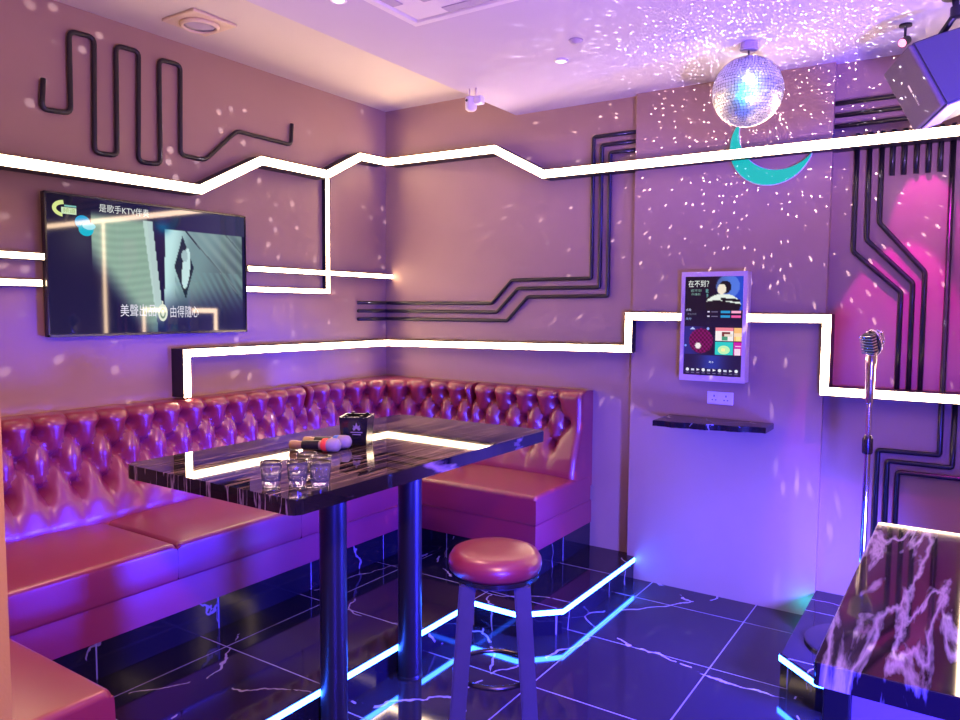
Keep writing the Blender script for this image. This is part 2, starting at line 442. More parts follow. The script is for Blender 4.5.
def tuft(s, z):
    k = round((s-S_OFF)/PITCH); dm, dp = 9., 9.
    for j in (k-1, k, k+1):
        x0 = S_OFF+j*PITCH
        if x0 > S_MAX: continue
        for xx in (x0-PITCH/2, x0+PITCH/2):
            if xx > S_MAX: continue
            dm = min(dm, seg_dist(s, z, x0, ROWS[0], xx, ROWS[1]), seg_dist(s, z, xx, ROWS[1], x0, ROWS[2]))
            dp = min(dp, math.hypot(s-xx, z-ROWS[1]))
        dm = min(dm, seg_dist(s, z, x0, ROWS[0], x0, 1.06)*1.3, seg_dist(s, z, x0, ROWS[2], x0, .45)+max(0., ROWS[2]-.03-z)*.55)
        dp = min(dp, math.hypot(s-x0, z-ROWS[0]), math.hypot(s-x0, z-ROWS[2]))
    return .044*(1-math.exp(-dm/.026)) - .048*math.exp(-(dp/.023)**2)
def base_d(z): return interp(z, (.48, .58, .66, .72, .80, .90, .985), (.190, .190, .172, .148, .118, .108, .108))

def backrest(sa, sb, parent, buttons=True):
    n = max(8, int((sb-sa)/.0125)); bm = bmesh.new(); cols = []
    zs = [.48+i*(.985-.48)/40 for i in range(41)]
    for i in range(n+1):
        s = sa+(sb-sa)*i/n
        e = min(s-sa, sb-s); dip = .030*math.exp(-(e/.013)**2); pts = []
        for z in zs:
            d = base_d(z)+tuft(s, z)-dip; p, g = path(s, d); pts.append((p.x, p.y, z))
        dt = base_d(.985)+tuft(s, .985)-dip
        fold = tuft(s, 1.0)
        for k in range(1, 7):
            a = PI/2*k/6; d = dt-.05*(1-math.cos(a)); z = .985+.045*math.sin(a)+(fold-.03)*.25*math.sin(a)
            p, g = path(s, d); pts.append((p.x, p.y, z))
        p, g = path(s, .03); pts.append((p.x, p.y, 1.030))
        p, g = path(s, 0); q, _ = path(s, -g+.002); pts.append((q.x, q.y, 1.030))
        pts.append((q.x, q.y, .48))
        cols.append([bm.verts.new(p) for p in pts])
    for a, b in zip(cols, cols[1:]):
        for j in range(len(a)-1): bm.faces.new((a[j], b[j], b[j+1], a[j+1]))
        bm.faces.new((a[-1], b[-1], b[0], a[0]))
    bm.faces.new(cols[0]); bm.faces.new(cols[-1][::-1])
    o = build('backrest', bm, 'leather', parent, smooth=True)
    return o
button_mesh = None
def buttons(sa, sb, back):
    global button_mesh
    for ri, zr in enumerate(ROWS):
        j0 = int(math.floor((sa-S_OFF)/PITCH))-2
        for j in range(j0, j0+60):
            s = S_OFF+j*PITCH+(PITCH/2 if ri == 1 else 0)
            if s < sa+.045 or s > sb-.045 or s > S_MAX: continue
            d = base_d(zr)+tuft(s, zr)+.002; p, _ = path(s, d); q, _ = path(s, d+.05)
            nrm = (q-p).normalized()
            if button_mesh is None:
                b = lathe([(.0001, .007), (.005, .0062), (.0085, .003), (.0095, -.001), (.0095, -.004)], 12)
                o = build('button', b, 'button', back, smooth='all'); button_mesh = o.data
            else:
                o = bpy.data.objects.new('button', button_mesh); COL.objects.link(o); o.parent = back
            o.location = (p.x, p.y, zr); o.rotation_euler = nrm.to_track_quat('Z', 'Y').to_euler()

def cushion(x0, x1, y0, y1, z0, z1, r=.02, puff=.014, seam=True):
    bm = bmesh.new()
    def axis(a, b):
        arc = [r*(1-math.cos(PI/2*k/6)) for k in range(7)]
        n = max(4, int((b-a-2*r)/.05)); mid = [a+r+(b-a-2*r)*k/n for k in range(1, n)]
        return [a+t for t in arc]+mid+[b-t for t in reversed(arc)]
    xs, ys = axis(x0, x1), axis(y0, y1); g = []
    for x in xs:
        row = []
        for y in ys:
            ex = max(0, r-min(x-x0, x1-x)); ey = max(0, r-min(y-y0, y1-y)); e = min(r, math.hypot(ex, ey))
            u, v = (x-x0)/(x1-x0)*2-1, (y-y0)/(y1-y0)*2-1
            row.append(bm.verts.new((x, y, z1-puff-(r-math.sqrt(max(0, r*r-e*e)))+puff*(1-u**4)*(1-v**4))))
        g.append(row)
    for i in range(len(xs)-1):
        for j in range(len(ys)-1): bm.faces.new((g[i][j], g[i+1][j], g[i+1][j+1], g[i][j+1]))
    rim = [g[i][0] for i in range(len(xs))]+[g[-1][j] for j in range(1, len(ys))]+[g[i][-1] for i in range(len(xs)-2, -1, -1)]+[g[0][j] for j in range(len(ys)-2, 0, -1)]
    prev = rim
    zmid = (z0+z1)/2
    cx, cy = (x0+x1)/2, (y0+y1)/2
    for zz_, bulge in ((z1-r-.03, .001), (zmid-.02, .002), (z0+.012, .001), (z0, -.004)):
        cur = []
        for v in rim:
            sx = 1 if v.co.x > cx else -1; sy = 1 if v.co.y > cy else -1
            bx = bulge*sx if abs(v.co.x-(x1 if sx > 0 else x0)) < 1e-4 else 0
            by = bulge*sy if abs(v.co.y-(y1 if sy > 0 else y0)) < 1e-4 else 0
            cur.append(bm.verts.new((v.co.x+bx, v.co.y+by, zz_)))
        for k in range(len(rim)): bm.faces.new((prev[k], cur[k], cur[(k+1) % len(rim)], prev[(k+1) % len(rim)]))
        prev = cur
    bm.faces.new(prev[::-1])
    return bm

sofa = thing('banquette_sofa', 'long maroon button tufted leather corner sofa along left and back walls', 'sofa', (0, 0, 0))
ZK, ZB, ZS = .265, .400, .562
b = bmesh.new(); add_prism(b, [(XL+.002, 1.0), (-2.626, 1.0), (-2.626, 3.236), (-1.806, 3.236), (-1.806, YB-.002), (XL+.002, YB-.002)], ZP+.001, ZK)
build('plinth', b, 'kick', sofa)['label'] = 'black marble tiled plinth'
b = bmesh.new(); add_prism(b, [(XL+.002, 1.0), (-2.620, 1.0), (-2.620, 3.230), (-1.800, 3.230), (-1.800, YB-.002), (XL+.002, YB-.002)], ZK, ZB, .012, 3)
build('seat_base', b, 'leather', sofa, smooth=True)
for (x0, x1, y0, y1) in ((-3.33, -2.615, 1.0, 1.763), (-3.33, -2.615, 1.767, 2.418), (-3.33, -2.615, 2.422, 3.03), (-3.33, -2.619, 3.034, 3.86), (-2.615, -1.797, 3.225, 3.86)):
    build('seat_cushion', cushion(x0, x1, y0, y1, ZB-.002, ZS), 'leather', sofa, smooth=True)
SB = [1.0-Y0, 3.05-Y0, L1+L2+(-2.56-(XL+RC)), S_END]
S_MID = (SB[1]+SB[2])/2
for a, c, off, pit_ in zip(SB, SB[1:], (1.54-Y0, S_MID, L1+L2+(-1.974-(XL+RC))), (.1375, (SB[2]-SB[1])/9, .145)):
    S_OFF, PITCH = off, pit_
    bk = backrest(a+.0005, c-.0005, sofa); buttons(a, c, bk)

bench = thing('banquette_bench', 'maroon leather bench end in the foreground beside the partition', 'bench', (-2.4, .72, ZP))
def rel(bm, o):
    bmesh.ops.translate(bm, verts=bm.verts, vec=-Vector(o)); return bm
bo = (-2.4, .72, ZP)
build('plinth', rel(box(-3.34, -1.756, .47, .984, ZP+.001, ZK), bo), 'kick', bench)['label'] = 'black marble tiled plinth'
build('seat_base', rel(box(-3.34, -1.750, .47, .990, ZK, ZB, bevel=.012, seg=3), bo), 'leather', bench, smooth=True)
build('seat_cushion', rel(cushion(-3.34, -1.747, .46, .992, ZB-.002, ZS-.002), bo), 'leather', bench, smooth=True)

# ------------------------------------------------------------------ table with two column legs
TX0, TX1, TY0, TY1, TZ = -2.432, -1.582, 1.440, 2.930, .95
tab = thing('pedestal_table', 'high black marble table on two black columns in front of the sofa', 'table', (-1.99, 2.18, 0))
to = (-1.99, 2.18, 0)
b = bmesh.new(); add_prism(b, rounded_rect(TX0, TX1, TY0, TY1, .035), TZ-.048, TZ, .004, 2)
build('tabletop', rel(b, to), 'table', tab, smooth=True)
b = bmesh.new(); add_box(b, -2.06, -1.82, 1.66, 2.50, TZ-.066, TZ-.048, bevel=.004)
build('mounting_plate', rel(b, to), 'black', tab)
for ly in (1.865, 2.295):
    lg = build('leg', rel(lathe([(.048, 0.0), (.048, TZ-.066)], 36, (-1.855, ly, 0)), to), 'black', tab, smooth=True)
    build('floor_flange', rel(lathe([(.0481, .0), (.0505, .0), (.0505, .008), (.048, .013)], 36, (-1.855, ly, 0)), to), 'black', lg, smooth=True)

# ------------------------------------------------------------------ things on the table
def glass(x, y, label):
    r0, r1, h, t = .025, .0335, .076, .003
    t_ = thing('shot_glass', label, 'glass', (x, y, TZ), group='clear glasses on the black table')
    bm = bmesh.new(); seg = 30
    prof_o = [(r0, 0), (r0+.001, .004), (r0+.0035, .02), (r0+.006, .046), (r1-.001, .062), (r1, h)]
    prof_i = [(r1-t, h-.0005), (r1-t-.001, .062), (r0+.004-t, .046), (r0+.001-t*.5, .022), (r0-.006, .016), (0, .015)]
    rings = []
    for q, (r, z) in enumerate(prof_o+prof_i):
        if r == 0: rings.append([bm.verts.new((0, 0, z))]); continue
        ring = []
        for k in range(seg):
            f = 1.
            if q < 6 and .003 < z < .05: f = 1-.09*(k % 3 == 0)      # fluted lower half
            ring.append(bm.verts.new((r*f*math.cos(2*PI*k/seg), r*f*math.sin(2*PI*k/seg), z)))
        rings.append(ring)
    bm.faces.new(rings[0][::-1])
    for a, c in zip(rings, rings[1:]):
        for k in range(seg):
            k2 = (k+1) % seg
            if len(c) == 1: bm.faces.new((a[k], a[k2], c[0]))
            else: bm.faces.new((a[k], a[k2], c[k2], c[k]))
    build('tumbler', bm, 'glass', t_, smooth='all')
    return t_
glass(-1.772, 1.520, 'clear glass at the sofa end of the front row of tumblers')
glass(-1.712, 1.572, 'clear glass in the middle of the front row of tumblers')
glass(-1.648, 1.605, 'clear glass nearest the table edge in the front row')
glass(-1.777, 1.672, 'clear glass at the back, sofa side, of the tumbler cluster')
glass(-1.705, 1.662, 'clear glass tucked at the back between the front tumblers')

def microphone(p_tail, p_head, band, label):
    a, c = Vector(p_tail), Vector(p_head); L = (c-a).length
    t = thing('wireless_microphone', label, 'microphone', tuple(a), tuple((c-a).to_track_quat('Z', 'Y').to_euler()), 'microphones lying on the table')
    build('body', lathe([(.010, 0), (.0165, .004), (.017, .03), (.0145, .034), (.0155, .05), (.018, L-.07), (.018, L-.06)], 20), 'mic_gold', t, smooth=True)
    build('grip_sleeve', lathe([(.0172, .055), (.0178, .058), (.0188, L-.085), (.018, L-.08)], 20), 'black', t, smooth=True)['label'] = 'black grip sleeve'
    build('colour_band', lathe([(.0185, L-.072), (.0250, L-.066), (.0262, L-.052), (.0225, L-.046)], 24), band, t, smooth=True)['label'] = band+' band'
    build('head_cover', lathe([(.019, L-.050), (.0258, L-.044), (.0268, L-.024), (.0245, L-.008), (.016, L), (.0001, L+.003)], 24), 'foam_grey', t, smooth='all')['label'] = 'grey foam head cover'
microphone((-2.166, 1.951, TZ+.0185), (-1.972, 2.020, TZ+.0275), 'red', 'wireless microphone with red band lying nearer the tumblers')
microphone((-2.190, 2.046, TZ+.0185), (-1.986, 2.090, TZ+.0275), 'blue', 'wireless microphone with blue band lying against the black box')

bx = thing('square_holder', 'black square holder with pale emblem standing on the black table', 'holder', (-2.055, 2.205, TZ), (0, 0, math.radians(28)))
bm = bmesh.new(); h, a0, a1, w_ = .112, .050, .058, .006
def sq(r, z): return [bm.verts.new((sx*r, sy*r, z)) for sx, sy in ((-1, -1), (1, -1), (1, 1), (-1, 1))]
r0, r1, r2, r3 = sq(a0, 0), sq(a1, h), sq(a1-w_, h), sq(a0-w_, .008)
bm.faces.new(r0[::-1]); bm.faces.new(r3)
for p, q in ((r0, r1), (r1, r2), (r2, r3)):
    for k in range(4): bm.faces.new((p[k], p[(k+1) % 4], q[(k+1) % 4], q[k]))
build('cup', bm, 'box', bx)
for sgn in (-1, 1):
    for cx in (-.030, .030):
        build('rim_rest', box(cx-.008, cx+.008, sgn*(a1-.007)-.004, sgn*(a1-.007)+.004, h, h+.006, bevel=.002), 'box', bx)
# emblem: five petals over a bar, on the face that looks down the table
bm = bmesh.new()
for ang, l in ((-58, .020), (-30, .027), (0, .034), (30, .027), (58, .020)):
    a = math.radians(ang); u = Vector((math.sin(a), math.cos(a))); v = Vector((u.y, -u.x))
    pts = [u*.006, u*(l*.55)+v*.0056, u*l, u*(l*.55)-v*.0056]
    bm.faces.new([bm.verts.new((p.x+.012, -(a0+(a1-a0)*(.058+p.y)/h)-.0012, .058+p.y)) for p in pts])
for z, w2_ in ((.050, .024), (.041, .017)):
    bm.faces.new([bm.verts.new((.012+x, -(a0+(a1-a0)*zz_/h)-.0012, zz_)) for x, zz_ in ((-w2_, z), (w2_, z), (w2_, z+.004), (-w2_, z+.004))])
build('emblem', bm, 'emblem', bx)['label'] = 'pale petal emblem'

# ------------------------------------------------------------------ stool
stx, sty = -1.254, 1.986
az = math.atan2(sty, stx)
stool = thing('bar_stool', 'round bar stool with maroon leather seat and black legs', 'stool', (stx, sty, 0), (0, 0, az-PI/2))
build('seat', lathe([(.0001, 0.7260), (.06, 0.7280), (.115, 0.7260), (.138, 0.7180), (.149, 0.6990), (.151, 0.6840), (.147, 0.6660), (.138, 0.6560), (.0001, 0.6560)], 56), 'leather', stool, smooth='all')
build('seat_ring', lathe([(.136, 0.6420), (.141, 0.6420), (.141, 0.6560), (.136, 0.6560)], 48), 'dark_chrome', stool, smooth=True)
build('seat_plate', lathe([(.0001, 0.6320), (.125, 0.6320), (.125, 0.6565), (.0001, 0.6565)], 40), 'wood_blue', stool, smooth=True)
for sx in (-1, 1):
    for sy in (-1, 1):
        bm = bmesh.new(); q0, q1 = [], []
        for dx, dy in ((-1, -1), (1, -1), (1, 1), (-1, 1)):
            q0.append(bm.verts.new((sx*.128+dx*.024, sy*.128+dy*.024, 0))); q1.append(bm.verts.new((sx*.084+dx*.026, sy*.084+dy*.026, 0.6440)))
        bm.faces.new(q0[::-1]); bm.faces.new(q1)
        for k in range(4): bm.faces.new((q0[k], q0[(k+1) % 4], q1[(k+1) % 4], q1[k]))
        bmesh.ops.bevel(bm, geom=list(bm.edges), offset=.005, segments=2, affect='EDGES')
        build('leg', bm, 'wood_blue', stool)
build('footrest_ring', add_tube(bmesh.new(), [(.128*math.cos(2*PI*k/40), .128*math.sin(2*PI*k/40), .325) for k in range(40)], .008, 10, closed=True), 'dark_chrome', stool, smooth='all')

# ------------------------------------------------------------------ counter table at the right
ct = thing('veined_table', 'table with black and white veined marble top at the lower right', 'table', (.3, 2.1, 0))
co = (.3, 2.1, 0)
b = bmesh.new(); add_prism(b, rounded_rect(-.228, .86, 1.498, 2.628, .012, 3), .785, .831, .003, 1)
build('tabletop', rel(b, co), 'counter', ct, smooth=True)
build('cabinet_body', rel(box(-.170, .82, 1.60, 2.61, .03, .785), co), 'counter_body', ct)
build('corner_post', rel(box(-.215, -.167, 1.545, 1.595, 0, .785, bevel=.003), co), 'black', ct)
build('front_panel', rel(box(-.167, .82, 1.565, 1.599, .06, .782, bevel=.002), co), 'counter_body', ct)
build('plinth', rel(box(-.16, .80, 1.63, 2.59, 0, .032), co), 'black', ct)

# ------------------------------------------------------------------ microphone on its stand
mx_, my_ = -.336, 3.315
ms = thing('microphone_stand', 'chrome vintage microphone on a slim stand with round base, by the pillar', 'microphone stand', (mx_, my_, ZP))
z0 = ZP
build('base', lathe([(.0001, .0), (.205, .0), (.205, .010), (.198, .016), (.05, .024), (.03, .034), (.0001, .036)], 56), 'dark_chrome', ms, smooth=True)
build('lower_tube', lathe([(.0125, .03), (.0125, .94-z0)], 24), 'chrome', ms, smooth=True)
build('clutch', lathe([(.0165, .925-z0), (.020, .93-z0), (.020, .985-z0), (.0165, .99-z0), (.013, 1.0-z0)], 24), 'dark_chrome', ms, smooth=True)
build('upper_tube', lathe([(.0105, .95-z0), (.0105, 1.19-z0)], 20), 'chrome', ms, smooth=True)
hd = build('microphone_handle', lathe([(.009, 1.125-z0), (.014, 1.13-z0), (.016, 1.18-z0), (.019, 1.28-z0), (.021, 1.315-z0), (.016, 1.325-z0), (.0001, 1.328-z0)], 24), 'chrome', ms, smooth=True)
# ribbed head, turned towards the room
head_c = Vector((-.002, -.005, 1.368-z0))
def head_frame(bm, tilt=.28, yaw=-.6):
    bmesh.ops.rotate(bm, verts=bm.verts, cent=(0, 0, 0), matrix=Euler((0, 0, yaw)).to_matrix() @ Euler((tilt, 0, 0)).to_matrix())
    bmesh.ops.translate(bm, verts=bm.verts, vec=head_c); return bm
bm = bmesh.new(); add_box(bm, -.026, .026, -.024, .026, -.044, .044, bevel=.014, seg=4)
hd2 = build('microphone_head', head_frame(bm), 'dark_chrome', ms, smooth=True)
bm = bmesh.new()
for k in range(7):
    z = -.034+k*.0113
    add_box(bm, -.029, .029, -.029, .0, z-.0028, z+.0028, bevel=.0022)
build('grille_ribs', head_frame(bm), 'chrome', hd2)
bm = bmesh.new(); add_tube(bm, [(.0, .020+.012*math.sin(a)*0+.0, 0) for a in (0,)] and [(0.033*math.cos(a), .012, .050*math.sin(a)) for a in [2*PI*k/28 for k in range(28)]], .0045, 8, closed=True)
build('head_band', head_frame(bm), 'chrome', hd2, smooth='all')
bm = bmesh.new(); add_tube(bm, [(.02, .026, -.03), (.024, .040, .0), (.018, .045, .03), (.004, .034, .044)], .0045, 8)
build('rear_clip', head_frame(bm), 'chrome', hd2, smooth='all')

# ------------------------------------------------------------------ loudspeaker under the ceiling
sp_c = Vector((-.233, 3.240, 2.318)); sp_r = (.355, -.294, -.92)
RM = Matrix.Rotation(-.92, 4, 'Z') @ Matrix.Rotation(.355, 4, 'X') @ Matrix.Rotation(-.294, 4, 'Y')
sp = thing('wall_loudspeaker', 'black loudspeaker tilted down from its bracket at the upper right', 'loudspeaker', tuple(sp_c), tuple(RM.to_euler()))
w2, h2, dp = .0955, .132, .25
bm = bmesh.new()
def quad(x, z, y): return [bm.verts.new(c) for c in ((-x, y, -z), (x, y, -z), (x, y, z), (-x, y, z))]
A, B_, Cc = quad(w2, h2, .012), quad(w2, h2, .11), quad(w2*.95, h2*.97, dp)
bm.faces.new(A); bm.faces.new(Cc[::-1])
for p, q in ((A, B_), (B_, Cc)):
    for k in range(4): bm.faces.new((p[k], p[(k+1) % 4], q[(k+1) % 4], q[k]))
bmesh.ops.bevel(bm, geom=list(bm.edges), offset=.006, segments=2, affect='EDGES')
build('cabinet', bm, 'speaker', sp, smooth=True)
bm = bmesh.new(); add_box(bm, -w2+.003, w2-.003, -.006, .014, -h2+.003, h2-.003, bevel=.008, seg=3)
gr = build('front_grille', bm, 'grille', sp, smooth=True); gr['label'] = 'dark brown cloth grille'
bm = bmesh.new(); add_box(bm, -.004, .004, -.0085, -.006, -.012, .018, bevel=.001)
for k in range(8): add_box(bm, -.002, .002, -.0075, -.006, -.068+k*.0066, -.068+k*.0066+.0036)
build('badge', bm, 'badge', gr)['label'] = 'small silver badge'
bm = bmesh.new(); add_box(bm, -w2*.9, w2*.9, .02, .10, -h2-.004, -h2+.001, bevel=.001)  # light strip reflected under the cabinet, modelled as a white strip
build('reflection_strip', bm, 'white_plastic', sp)['label'] = 'white strip as light strip reflection under the cabinet'
# bracket from the ceiling to the cabinet
inv = RM.inverted(); 
p_top = Vector((-.115, 3.27, ZC)); p_mid = Vector((-.105, 3.29, 2.585)); p_sp = sp_c + RM.to_3x3() @ Vector((0.0, .15, h2*.98))
loc = lambda p: inv.to_3x3() @ (p-sp_c)
bm = bmesh.new(); add_tube(bm, [loc(p_top), loc(p_mid), loc(p_sp)], .012, 10)
br = build('bracket', bm, 'black', sp, smooth='all')
bm = bmesh.new(); add_lathe(bm, [(.0001, -.012), (.04, -.012), (.045, 0), (.0001, 0)], 24)
for v in bm.verts: v.co = loc(v.co+p_top)
build('ceiling_plate', bm, 'black', br, smooth=True)
bm = bmesh.new(); add_lathe(bm, [(.0001, -.022), (.022, -.018), (.022, .018), (.0001, .022)], 18)
for v in bm.verts: v.co = loc(v.co+p_mid)
build('swivel_joint', bm, 'black', br, smooth=True)

# small rose lamp on the ceiling beside the loudspeaker
rl_c = Vector((-.285, 3.50, ZC))
rl = thing('ceiling_stage_lamp', 'small glowing rose stage lamp on the ceiling beside the loudspeaker', 'lamp', tuple(rl_c))
build('lamp_base', lathe([(.0001, 0), (.024, 0), (.024, -.008), (.005, -.010), (.005, -.055), (.0001, -.055)], 20), 'black', rl, smooth=True)
bm = bmesh.new(); add_lathe(bm, [(.008, -.022), (.017, -.019), (.018, .02), (.0001, .02)], 20)
R1 = Vector((-.35, -.75, -.45)).to_track_quat('Z', 'Y').to_matrix()
for v in bm.verts: v.co = R1 @ v.co + Vector((0, 0, -.066))
lh = build('lamp_head', bm, 'black', rl, smooth=True)
bm = bmesh.new(); add_lathe(bm, [(.0001, .021), (.016, .021), (.014, .025), (.0001, .026)], 20)
for v in bm.verts: v.co = R1 @ v.co + Vector((0, 0, -.066))
build('lens', bm, 'rose', lh, smooth=True)['label'] = 'glowing rose lens'

# ------------------------------------------------------------------ mirror ball
bc = Vector((-.864, 3.381, 2.436)); BR = .147
mb = thing('mirror_ball', 'mirrored disco ball hanging from the ceiling before the pillar', 'disco ball', tuple(bc))
build('core', lathe([(BR*.985*math.sin(PI*k/24) if 0 < k < 24 else .0001, -BR*.985*math.cos(PI*k/24)) for k in range(25)], 48), 'dark_chrome', mb, smooth='all')
bm = bmesh.new(); RR = 34
for i in range(1, RR):
    th0, th1 = PI*i/RR, PI*(i+1)/RR if i < RR else PI
    if i == RR-1: th1 = PI*.997
    n = max(6, int(2*PI*math.sin((th0+th1)/2)/(PI/RR)))
    for k in range(n):
        a0_, a1_ = 2*PI*(k+.05)/n, 2*PI*(k+.95)/n; t0, t1 = th0+.05*(th1-th0), th1-.05*(th1-th0)
        ctr = Vector((math.sin((t0+t1)/2)*math.cos((a0_+a1_)/2), math.sin((t0+t1)/2)*math.sin((a0_+a1_)/2), math.cos((t0+t1)/2)))
        tilt = Vector((random.gauss(0, .05), random.gauss(0, .05), random.gauss(0, .05))); nn = (ctr+tilt).normalized()
        vs = []
        for t_, a_ in ((t0, a0_), (t0, a1_), (t1, a1_), (t1, a0_)):
            u = Vector((math.sin(t_)*math.cos(a_), math.sin(t_)*math.sin(a_), math.cos(t_)))
            d = (nn.dot(ctr))/max(.2, nn.dot(u)); vs.append(bm.verts.new(u*d*BR))
        bm.faces.new(vs)
me_o = build('mirror_tiles', bm, 'mirror', mb)
build('hanging_rod', lathe([(.004, BR-.002), (.004, ZC-bc.z-.03)], 12), 'dark_chrome', mb, smooth=True)
build('motor_housing', lathe([(.0001, ZC-bc.z-.032), (.034, ZC-bc.z-.032), (.038, ZC-bc.z-.028), (.038, ZC-bc.z-.001), (.0001, ZC-bc.z-.001)], 28), 'shade_grey', mb, smooth=True)

# ------------------------------------------------------------------ crescent moon lamp on the pillar
def crescent(r_out, c_out, r_in, c_in, n=40):
    d = Vector(c_in)-Vector(c_out); D = d.length; a = (r_out**2-r_in**2+D*D)/(2*D); hh = math.sqrt(max(0, r_out**2-a*a))
    base = math.atan2(d.y, d.x); th = math.atan2(hh, a)
    outer = [(c_out[0]+r_out*math.cos(base+th+(2*PI-2*th)*k/n), c_out[1]+r_out*math.sin(base+th+(2*PI-2*th)*k/n)) for k in range(n+1)]
    th2 = math.atan2(hh, a-D)
    inner = [(c_in[0]+r_in*math.cos(base+th2+(2*PI-2*th2)*k/n), c_in[1]+r_in*math.sin(base+th2+(2*PI-2*th2)*k/n)) for k in range(n+1)]
    return outer, inner
mc = Vector((-.862, YC, 2.298))
mo = thing('moon_lamp', 'turquoise crescent moon lamp on the pillar below the disco ball', 'lamp', tuple(mc))
def crescent_solid(d0, d1, shrink):
    bm = bmesh.new(); o, i = crescent(.198-shrink, (0, 0), .192+shrink, (.040, .068))
    n = len(o); rows = []
    for y in (-d0, -d1):
        rows.append(([bm.verts.new((x, y, z)) for x, z in o], [bm.verts.new((x, y, z)) for x, z in i]))
    for (a, c) in rows:
        for k in range(n-1): bm.faces.new((a[k], a[k+1], c[k+1], c[k]))
    for q in (0, 1):
        for k in range(n-1): bm.faces.new((rows[0][q][k], rows[0][q][k+1], rows[1][q][k+1], rows[1][q][k]))
    bmesh.ops.remove_doubles(bm, verts=bm.verts, dist=.0004); return bm
build('back_plate', crescent_solid(.001, .009, 0), 'white_plastic', mo)
build('light_face', crescent_solid(.009, .014, .003), 'moon', mo)

# ------------------------------------------------------------------ text helper
def text_faces(body, height):
    c = bpy.data.curves.new('lettering', 'FONT'); c.body = body; c.size = 1.; c.resolution_u = 2
    o = bpy.data.objects.new('lettering', c); COL.objects.link(o)
    dg = bpy.context.evaluated_depsgraph_get(); me = bpy.data.meshes.new_from_object(o.evaluated_get(dg))
    vs = [v.co.copy() for v in me.vertices]; fs = [tuple(p.vertices) for p in me.polygons]
    bpy.data.objects.remove(o); bpy.data.curves.remove(c); bpy.data.meshes.remove(me)
    x0, x1 = min(v.x for v in vs), max(v.x for v in vs); y0, y1 = min(v.y for v in vs), max(v.y for v in vs)
    return [((v.x-x0)/(y1-y0)*height, (v.y-y0)/(y1-y0)*height) for v in vs], fs, (x1-x0)/(y1-y0)*height

def make_screen(name, parent, w, h, nx, ny, func, layers, mat):
    """picture surface in local x (0..w), z (0..h), facing -y; func(u, v) gives sRGB with v down; layers are (points, faces, colour)"""
    bm = bmesh.new(); lay = bm.loops.layers.float_color.new('Col')
    g = [[bm.verts.new((w*i/nx, 0, h*(1-j/ny))) for j in range(ny+1)] for i in range(nx+1)]
    def lin(c): return (*srgb(*[max(0, min(255, x)) for x in c]), 1)
    cc = [[lin(func(i/nx, j/ny)) for j in range(ny+1)] for i in range(nx+1)]
    for i in range(nx):
        for j in range(ny):
            f = bm.faces.new((g[i][j], g[i][j+1], g[i+1][j+1], g[i+1][j]))
            for l, (a, b) in zip(f.loops, ((i, j), (i, j+1), (i+1, j+1), (i+1, j))): l[lay] = cc[a][b]
    for k, (pts, faces, colr) in enumerate(layers):
        vs = [bm.verts.new((x, -.0006-.00004*k, z)) for x, z in pts]; c = lin(colr)
        for fc in faces:
            try: f = bm.faces.new([vs[i] for i in fc])
            except ValueError: continue
            for l in f.loops: l[lay] = c
    me = bpy.data.meshes.new(name); bm.normal_update()
    for f in bm.faces:
        if f.normal.y > 0: f.normal_flip()
    bm.to_mesh(me); bm.free(); me.materials.append(M[mat])
    o = bpy.data.objects.new(name, me); COL.objects.link(o); o.parent = parent
    return o
def poly(pts): return (pts, [tuple(range(len(pts)))])
def rect(x0, x1, z0, z1): return poly([(x0, z0), (x1, z0), (x1, z1), (x0, z1)])
def disc(cx, cz, rx, rz=None, n=20): 
    rz = rz or rx; return poly([(cx+rx*math.cos(2*PI*k/n), cz+rz*math.sin(2*PI*k/n)) for k in range(n)])
def mixc(a, b, t):
    t = max(0, min(1, t)); return tuple(x+(y-x)*t for x, y in zip(a, b))
def sstep(a, b, x):
    t = max(0, min(1, (x-a)/(b-a))); return t*t*(3-2*t)

